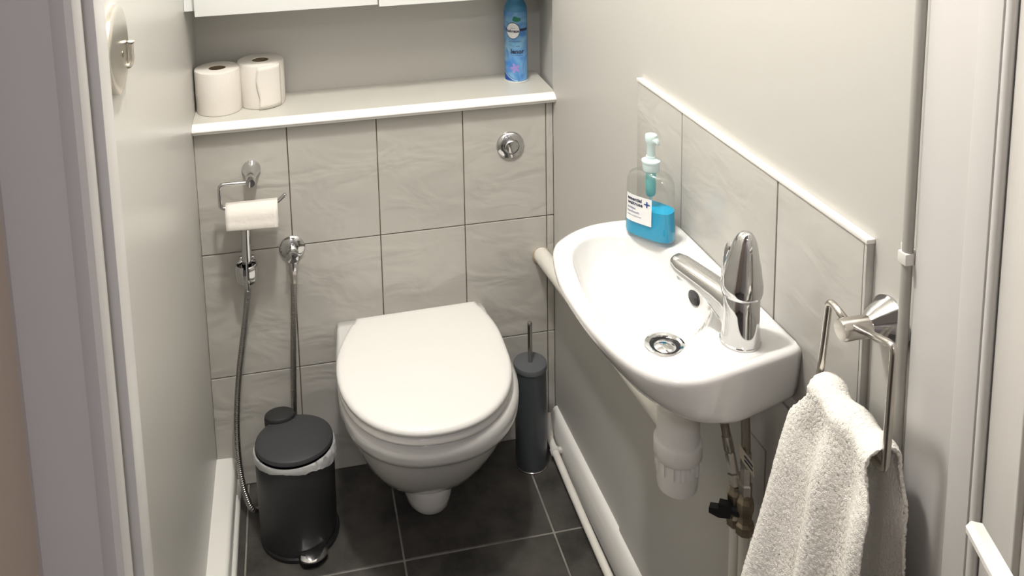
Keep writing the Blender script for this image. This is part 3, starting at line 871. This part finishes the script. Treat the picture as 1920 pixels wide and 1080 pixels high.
def front(u, v, e):
    """point on the front skin at (u across, v up)"""
    z = v
    for (w0, d0, z0), (w1, d1, z1) in zip(PR, PR[1:]):
        if z0 <= z <= z1: f = (z-z0)/(z1-z0); w = lerp(w0, w1, f); d = lerp(d0, d1, f); break
    ca = max(-1, min(1, u/w)); ca_ = abs(ca)**1.4; sa = math.sqrt(max(0, 1 - ca_*ca_)); dep = d*sa**(2/2.8)
    return Vector((sx_, sy_, sz + z)) + ua*u + va*(fr*(dep + e))
def skin(bm, u0, v0, e):
    for v in bm.verts: v.co = front(v.co.x + u0, v.co.y + v0, e)
    return bm
bm = bmesh.new()
g = [[bm.verts.new((lerp(-.0235, .0235, i/16), lerp(-.0225, .0225, j/12), 0)) for i in range(17)] for j in range(13)]
for j in range(12):
    for i in range(16): bm.faces.new((g[j][i], g[j][i+1], g[j+1][i+1], g[j+1][i]))
LU = -.0105
lab = part('label_sticker', skin(bm, LU, .050, .0004), STICK, t, angle=None, label='white front label')
def lt(txt, size, u, v, m, bold=0.0):
    b = text_bm(txt, size, bold); mnx = min(q.co.x for q in b.verts)
    for q in b.verts: q.co.x -= mnx
    part('label_text', skin(b, u, v, .0008), m, lab, angle=None)
lt('essential', .0080, LU-.0205, .0655, INK, .00025)
lt('waitrose', .0080, LU-.0205, .0585, INK, .00025)
lt('antibac', .0058, LU-.0205, .0505, NAVY)
lt('handwash', .0058, LU-.0205, .0442, NAVY)
lt('with moisturiser', .0040, LU-.0205, .0380, NAVY)
for w, h in ((.0100, .0023), (.0023, .0100)):
    bm = strip_bm(w, h, 8); part('label_cross', skin(bm, LU+.0155, .0625, .0008), NAVY, lab, angle=None, label='navy plus sign')

# ------------------------------------------------------------------ splashback (tiles + white edge)
t = thing('splashback', 'row of pale tiles with white edge trim on right wall above basin', 'splashback', (XR(-.8), -.8, .80))
for y0, y1 in ((-.4855, -.6515), (-.6545, -.9150), (-.9180, -1.0835)):
    bm = bmesh.new(); wallbox(bm, y0, y1, .79, 1.0685, .0095, .0012)
    part('tile', bm, TILE2, t, angle=40)
bm = bmesh.new(); wallbox(bm, -.4855, -1.0850, .79, 1.0690, .006); part('grout', bm, GROUT, t, smooth=False)
bm = bmesh.new(); wallbox(bm, -.4840, -1.0900, 1.0690, 1.0745, .0110, .0012); part('edge_trim', bm, TEDGE, t, label='white plastic edge strip')
bm = bmesh.new(); wallbox(bm, -1.0848, -1.0890, .79, 1.0690, .0098, .0010); part('side_edge', bm, TILE2, t)

# ------------------------------------------------------------------ bottle trap and waste pipe
ux, uy = .722, -.871
t = thing('bottle_trap', 'white plastic bottle trap hanging under the basin', 'trap', (ux, uy, .60))
bm = bmesh.new(); lathe(bm, (ux, uy, 0), (0, 0, 1), [(0.0158, .7735), (0.0158, .765), (0.0257, .764), (0.0274, .760), (0.0274, .745), (0.0249, .742), (0.0174, .741), (0.0174, .735)], 40)
part('top_nut', bm, TRAPW, t)
bm = bmesh.new(); lathe(bm, (ux, uy, 0), (0, 0, 1), [(0.0166, .745), (0.0232, .738), (0.0286, .732), (0.0295, .728), (0.0295, .680), (0.0320, .679), (0.0320, .676)], 48)
part('trap_body', bm, TRAPW, t)
bm = bmesh.new(); lathe(bm, (ux, uy, 0), (0, 0, 1), [(0.0328, .682), (0.0334, .680), (0.0334, .659), (0.0320, .656), (0.0291, .655), (0.0286, .615), (0.0274, .608), (0.0232, .604), (0.0124, .6025)], 48)
for k in range(14):
    a = 2*pi*k/14; d = Vector((cos(a), sin(a), 0)); e_ = Vector((-sin(a), cos(a), 0)); c = Vector((ux, uy, 0))
    prism(bm, [c + d*.0275 - e_*.0025 + Vector((0, 0, .636)), c + d*.0318 - e_*.002 + Vector((0, 0, .636)), c + d*.0318 + e_*.002 + Vector((0, 0, .636)), c + d*.0275 + e_*.0025 + Vector((0, 0, .636))], (0, 0, .02))
part('cup', bm, TRAPW, t)
bm = bmesh.new()
q0 = Vector((ux + .010, uy + .024, .668)); q1 = Vector((.772, -.735, .596))
od = (q1 - q0).normalized()
lathe(bm, q0, od, [(.018, 0), (.018, .030), (.023, .032), (.0255, .036), (.0255, .050), (.022, .053), (.0195, .055), (.0195, .062), (.0225, .064), (.0225, .070), (.0195, .072), (.0195, .085)], 36)
part('outlet', bm, TRAPW, t)
t = thing('waste_pipe', 'long white plastic waste pipe sloping along right wall to the tiled boxing', 'pipe', (.785, 0, .48))
bm = bmesh.new()
wp = [q0 + od*.055, q0 + od*.085, Vector((.787, -.66, .562)), Vector((.789, -.55, .546)), Vector((.789, -.35, .522)), Vector((.786, -.10, .494)), Vector((.785, 0.0, .482))]
wp = smooth_path(wp, 8)
tube(bm, wp, .0195, 28); part('pipe', bm, PIPEW, t, angle=None)
bm = bmesh.new(); lathe(bm, (.785, -.001, .481), (0, -1, .2), [(.0215, 0), (.0225, .001), (.0212, .003), (.0198, .004)], 32)
part('sealant_ring', bm, mat('old sealant', (0.42, 0.33, 0.22), 0.7, mott=(60, .4)), t, label='brownish stained sealant ring')

# ------------------------------------------------------------------ basin supplies
def flex(name, lab, pts, tag_card=None):
    t = thing(name, lab, 'hose', pts[-1], 'braided tap tails under the basin')
    bm = bmesh.new(); tube(bm, smooth_path(pts, 10), .0062, 16); part('braid', bm, BRAID, t, angle=None)
    e0 = Vector(pts[-1]); e1 = Vector(pts[-2]); d = (e1-e0).normalized()
    bm = bmesh.new(); lathe(bm, e0, d, [(.0095, -.001), (.0095, .014), (.0075, .016), (.0073, .040), (.0066, .042)], 6); part('end_nut', bm, STEEL, t, angle=15)
    bm = bmesh.new(); lathe(bm, e0 + d*.043, d, [(.0066, 0), (.0074, .002), (.0074, .020), (.0066, .022)], 20); part('crimp', bm, STEEL, t)
    return t
flex('flexible_hose', 'bent braided metal tap hose, the one nearer the bottle trap', [(.776, -.880, .795), (.786, -.872, .745), (.792, -.868, .700), (.797, -.880, .650), (.800, -.893, .612)])
tt = flex('flexible_hose', 'straight braided metal tap hose with small paper tag, nearer the towel', [(.790, -.918, .800), (.798, -.914, .745), (.803, -.911, .690), (.805, -.909, .650), (.806, -.908, .610)])
bm = bmesh.new()
prism(bm, [(.7975, -.9035, .683), (.795, -.922, .685), (.800, -.938, .678), (.800, -.938, .660), (.795, -.922, .667), (.7975, -.9035, .665)], (.0006, .0002, 0))
part('paper_tag', bm, mat('cream tag', (0.62, 0.56, 0.44), 0.7), tt, label='cream paper tag')
for k in range(2):
    bm = bmesh.new(); prism(bm, [(.7945, -.9225, .6815 - k*.006), (.7990, -.9365, .6755 - k*.006), (.7990, -.9365, .6735 - k*.006), (.7945, -.9225, .6795 - k*.006)], (-.0006, -.0002, 0)); part('print_line', bm, INK, tt)
def iso(lab, x, y, z, lever):
    t = thing('isolating_valve', lab, 'valve', (x, y, z), 'isolating valves under the basin')
    bm = bmesh.new(); lathe(bm, (x, y, z), (0, 0, 1), [(.0085, 0), (.0130, .001), (.0135, .014), (.0105, .018), (.0100, .026), (.0110, .034), (.0125, .040), (.0125, .050), (.0095, .056), (.0090, .062)], 8)
    part('body', bm, BRASS, t, angle=15)
    if lever:
        bm = bmesh.new(); d = Vector((-.75, .60, .0)).normalized(); s_ = Vector((-d.y, d.x, 0)); c = Vector((x, y, z + .030))
        lathe(bm, c, d, [(.0085, .006), (.0085, .026), (.006, .028)], 16)
        prism(bm, [c + d*.016 + Vector((0, 0, .012)), c + d*.034 + Vector((0, 0, .010)), c + d*.034 + Vector((0, 0, .002)), c + d*.047 - Vector((0, 0, .001)), c + d*.047 - Vector((0, 0, .009)), c + d*.034 - Vector((0, 0, .012)), c + d*.018 - Vector((0, 0, .008))], s_*.011)
        part('lever', bm, BLKP, t, label='black plastic lever')
    return t
iso('brass isolating valve with black lever below the tagged hose', .806, -.908, .548, True)
iso('brass isolating valve partly hidden behind the one with black lever', .800, -.8935, .550, False)
for x, y, l in ((.806, -.908, 'white vertical supply pipe under the valve with black lever'), (.800, -.8935, 'white vertical supply pipe under the half-hidden brass valve')):
    bm = bmesh.new(); lathe(bm, (x, y, 0), (0, 0, 1), [(.0078, 0.0), (.0078, .5485)], 20)
    single('supply_pipe', bm, PIPEW, l, 'pipe', 'white supply pipes under the basin', loc=(x, y, 0))

# floor pipe in front of the right skirting
t = thing('floor_pipe', 'thin white pipe running along floor in front of the right skirting', 'pipe', (.788, -.5, .03))
bm = bmesh.new()
tube(bm, smooth_path([(.803, -.004, .058), (.796, -.020, .048), (.789, -.045, .036), (.786, -.08, .030), (.7865, -.3, .026), (.793, -.7, .022), (.798, -1.05, .019)], 8), .0085, 18)
part('pipe', bm, PIPEW, t, angle=None)
bm = bmesh.new(); lathe(bm, (.7860, -.088, .030), (.0, -1, 0), [(.0105, 0), (.0115, .001), (.0115, .011), (.0105, .012)], 20)
box(bm, .788, .803, -.099, -.089, .024, .036, 0, .002)
part('clip', bm, TRAPW, t)

# ------------------------------------------------------------------ painted vertical pipe with clip by the door frame
vx, vy = .8390, -1.1525
t = thing('vertical_pipe', 'painted vertical pipe, shade in its grey colour, on the right wall beside the door frame', 'pipe', (vx, vy, 0))
bm = bmesh.new(); lathe(bm, (vx, vy, 0.0), (0, 0, 1), [(.0056, 0.0), (.0056, 1.6), (.0056, ZT-.001)], 24)
part('pipe', bm, mat('shaded pipe paint', (0.40, 0.39, 0.36), 0.4), t)  # grey puts the shade of the unlit side into the colour
bm = bmesh.new(); box(bm, vx-.0072, vx+.0115, vy-.0065, vy+.0062, 1.081, 1.0945, 0, .002); box(bm, vx+.001, vx+.0115, vy+.0058, vy+.0120, 1.085, 1.0985, 0, .0015)
part('clip', bm, TRAPW, t, label='white plastic pipe clip')

# ------------------------------------------------------------------ towel ring + towel
t = thing('towel_ring', 'square chrome towel ring on the right wall beside the splashback', 'towel ring', (XR(-1.115), -1.115, .99))
ryc, rzc = -1.121, .9905
bm = bmesh.new(); lathe(bm, (XR(ryc), ryc, rzc+.002), (-1, 0, 0), [(.0295, 0), (.0295, .003), (.0270, .006), (.0180, .022), (.0125, .029), (.0120, .030)], 40)
part('rose', bm, CHROME, t)
bm = bmesh.new(); lathe(bm, (XR(ryc), ryc, rzc+.002), (-1, 0, 0), [(.0120, .026), (.0120, .060), (.0108, .063), (.006, .0635)], 32)
part('post', bm, STEEL, t)
bm = bmesh.new()
rx_ = .8005
loop = [(rx_, ryc, rzc+.004), (rx_, -1.0815, rzc+.013), (rx_, -1.0685, .888), (rx_, -1.1845, .870), (rx_, -1.1885, rzc+.026), (rx_, ryc, rzc+.006)]
tube(bm, fillet(loop, .011), .0043, 16); part('ring', bm, STEEL, t, angle=None)

def towel():
    bm = bmesh.new()
    NA, NT = 230, 560
    bar = lambda a: Vector((rx_, lerp(-1.078, -1.182, a), lerp(.8915, .8760, a)))
    Lf, Lb = .46, .42
    top = .033
    G = []
    for j in range(NT+1):
        s_ = lerp(-Lb, Lf, j/NT)                    # <0 back layer, >0 front layer
        row = []
        for i in range(NA+1):
            a = i/NA
            b_ = bar(a)
            # bunching: lobes over the bar
            lobe = .5 + .5*cos(2*pi*(a*2.35 - .18))
            rr = .0140 + .0040*lobe
            lim = rr*pi/2
            d = max(0, abs(s_) - lim)
            if abs(s_) < lim:
                th = s_/rr
                x = b_.x - sin(th)*rr*1.15; z = b_.z + cos(th)*rr + .002
            else:
                sg = 1 if s_ > 0 else -1
                x = b_.x - sg*rr*1.15; z = b_.z + .002 - d
            y = b_.y
            sp_ = sstep(0, .42, d)
            if s_ > 0:
                # front layer spreads to the far side and swings out into the room
                y += lerp(.024, -.016, a)*sstep(0, .05, d) + lerp(.006, -.010, a)*sp_
                x -= .010*sstep(0, .10, d) + lerp(.058, .008, a)*sp_
                amp = .005*sstep(0, .06, d) + .006*sp_
                x -= amp*cos(2*pi*(a*2.35 - .18 + .12*sp_)) + .006*sp_*sin(2*pi*(a*4.3 + .2))
            else:
                y += lerp(.018, -.016, a)*sstep(0, .05, d) + lerp(.05, -.010, a)*sp_
                x = min(x + .004*cos(2*pi*(a*2 - .3))*sstep(0, .06, d), XR(y) - .016)
            # overall softness
            nv = Vector((a*3, s_*9, 1.5)); 
            x -= .0045*noise.noise(nv); z += .003*noise.noise(nv + Vector((5, 0, 0)))
            # pile
            q = Vector((x*520, y*520, z*520))
            px = noise.noise(q)*.0010; py = noise.noise(q + Vector((31, 7, 3)))*.0008; pz = noise.noise(q + Vector((3, 57, 11)))*.0008
            row.append(bm.verts.new((x + px, y + py, z + pz)))
        G.append(row)
    for a, b_ in zip(G, G[1:]):
        for i in range(NA): bm.faces.new((a[i], a[i+1], b_[i+1], b_[i]))
    return bm
single('towel', towel(), TOWEL, 'cream white terry hand towel folded over the chrome towel ring', 'towel', loc=(rx_, ryc, .5), angle=None)
solid(bpy.data.objects['towel'], .0045)

# ------------------------------------------------------------------ coat hook plate on the left wall
t = thing('coat_hook', 'round satin metal coat hook plate high on the left wall', 'hook', (0, -.765, 1.27))
bm = bmesh.new()
hc = Vector((0, -.765, 1.271)); NP = 48; rs = []
for s_, x in ((.97, -.003), (1.0, .001), (1.0, .0065), (.97, .0075), (.8, .0083), (.4, .009), (.02, .0092)):
    rs.append([hc + Vector((x, cos(2*pi*i/NP)*.066*s_, sin(2*pi*i/NP)*.056*s_)) for i in range(NP)])
rings(bm, rs); part('plate', bm, HOOKM, t)
bm = bmesh.new()
tube(bm, smooth_path([(.006, -.722, 1.236), (.0100, -.720, 1.2365), (.0125, -.718, 1.243), (.0130, -.718, 1.256), (.0130, -.718, 1.266)], 6), [.0034]*10 + [.0032]*6 + [.0030]*9, 14)
lathe(bm, (.0130, -.718, 1.265), (.05, 0, 1), [(.0034, 0), (.0048, .002), (.0050, .0035), (.0035, .005), (.001, .0054)], 20)
part('prong', bm, HOOKM, t)
bm = bmesh.new(); lathe(bm, (.0088, -.755, 1.262), (1, 0, 0), [(.0045, 0), (.0045, .0008), (.003, .001), (.001, .0003)], 16); part('screw', bm, BRASS, t)

# ------------------------------------------------------------------ open door
hinge = Vector((.833, -1.276, 0))
dl = Vector((-.519, -.855, 0)).normalized(); dn = Vector((-.855, .519, 0)).normalized()      # along the leaf / out of its face
def dpt(s_, o_, z): return hinge + dl*s_ + dn*o_ + Vector((0, 0, z))
bm = bmesh.new()
W_, H_ = .70, 2.02
def dbox(bm, s0, s1, o0, o1, z0, z1, bev=0.0):
    v = [bm.verts.new(dpt(s_, o_, z)) for z in (z0, z1) for s_, o_ in ((s0, o0), (s1, o0), (s1, o1), (s0, o1))]
    fs = [bm.faces.new([v[i] for i in q]) for q in ((0,3,2,1),(4,5,6,7),(0,1,5,4),(1,2,6,5),(2,3,7,6),(3,0,4,7))]
    if bev: bmesh.ops.bevel(bm, geom=list({e for f in fs for e in f.edges}), offset=bev, segments=3, profile=.5, affect='EDGES')
ST = .098
dbox(bm, 0, W_, -.035, -.006, .008, H_)                       # core
for s0, s1, z0, z1 in ((0, ST, .008, H_), (W_-ST, W_, .008, H_), (ST, W_-ST, .008, .20), (ST, W_-ST, H_-.11, H_), (ST, W_-ST, 1.42, 1.52), (ST, W_-ST, .70, .86), (.30, .40, .008, H_)):
    dbox(bm, s0, s1, -.008, 0, z0, z1, .0015)
for a0, a1 in ((ST, .30), (.40, W_-ST)):
    for z0, z1 in ((.20, .70), (.86, 1.42), (1.52, H_-.11)):
        dbox(bm, a0+.022, a1-.022, -.008, -.0005, z0+.022, z1-.022, .005)     # raised fields
door = single('door_1', bm, DOORP, kind='structure', loc=hinge, angle=30)
bm = bmesh.new()
lathe(bm, dpt(.352, 0, 1.089), dn, [(.024, 0), (.024, .006), (.020, .008), (.010, .009), (.0095, .038)], 28)
a0, a1 = dpt(.170, .045, 1.016), dpt(.362, .045, 1.0935)
ax_ = (a1 - a0).normalized(); up_ = ax_.cross(dn).normalized()
rs = []
for k in (0, .012, .5, .96, 1):
    w = .0056 if 0 < k < 1 else .0050; h = .0065 if 0 < k < 1 else .0055
    c = a0.lerp(a1, k)
    rs.append([c + dn*x + up_*z for x, z in ((-w, -h), (w*.35, -h), (w, -h*.3), (w, h*.3), (w*.35, h), (-w, h))])
rings(bm, rs)
part('door_handle', bm, GLOSSW, door)

bm = bmesh.new()
lathe(bm, (.8312, -1.2702, .008), (0, 0, 1), [(.0048, 0), (.0048, 1.0), (.0048, H_-.01)], 24)  # bead added to lighten the dark gap beside the leaf
part('gap_bead', bm, FRAMEP, door)

# ------------------------------------------------------------------ lights (ceiling lamp of the cloakroom, added fill, lamp of the hall)
def area(name, loc, size, power, col, shape='DISK'):
    l = bpy.data.lights.new(name, 'AREA'); l.shape = shape; l.size = size; l.energy = power; l.color = col
    o = bpy.data.objects.new(name, l); o.location = loc; COL.objects.link(o); return o
pl = bpy.data.lights.new('added_fill_lamp', 'POINT'); pl.energy = 15; pl.shadow_soft_size = .06; pl.color = (1.0, .965, .915)  # unseen point lamp added for ceiling bounce and fill
po = bpy.data.objects.new('added_fill_lamp', pl); po.location = (.31, -.86, 2.27); COL.objects.link(po)
area('ceiling_spot_lamp', (.31, -.84, ZT-.02), .12, 16.5, (1.0, .965, .915))
area('hall_lamp', (.1, -2.7, ZT-.02), .35, 12, (.95, .90, 1.0))
w = bpy.data.worlds.new('world'); S.world = w; w.use_nodes = True
w.node_tree.nodes['Background'].inputs['Color'].default_value = (.55, .53, .5, 1)
w.node_tree.nodes['Background'].inputs['Strength'].default_value = .05

# ------------------------------------------------------------------ camera (upright crop of a portrait picture: lens shift)
Rv = Vector((0.98079304, -0.19337912, -0.02548586)); Uv = Vector((0.05403271, 0.14381914, 0.98812779)); Fv = Vector((0.18741793, 0.97052592, -0.15150561))
Cv = Vector((0.21960549, -1.9006044, 1.57121019))
cam = bpy.data.cameras.new('camera'); co = bpy.data.objects.new('camera', cam); COL.objects.link(co)
M = Matrix((( Rv.x, Uv.x, -Fv.x, Cv.x), (Rv.y, Uv.y, -Fv.y, Cv.y), (Rv.z, Uv.z, -Fv.z, Cv.z), (0, 0, 0, 1)))
co.matrix_world = M
cam.sensor_fit = 'HORIZONTAL'; cam.sensor_width = 36
cam.lens = 1643.9686 * 36 / 1920
cam.shift_x = (960 - 847.73013) / 1920
cam.shift_y = (-122.425321 - 540) / 1920
cam.clip_start = .02
S.camera = co

S.view_settings.view_transform = 'Standard'; S.view_settings.look = 'None'
S.view_settings.gamma = 1; S.view_settings.use_curve_mapping = False
S.view_settings.exposure = 0.0
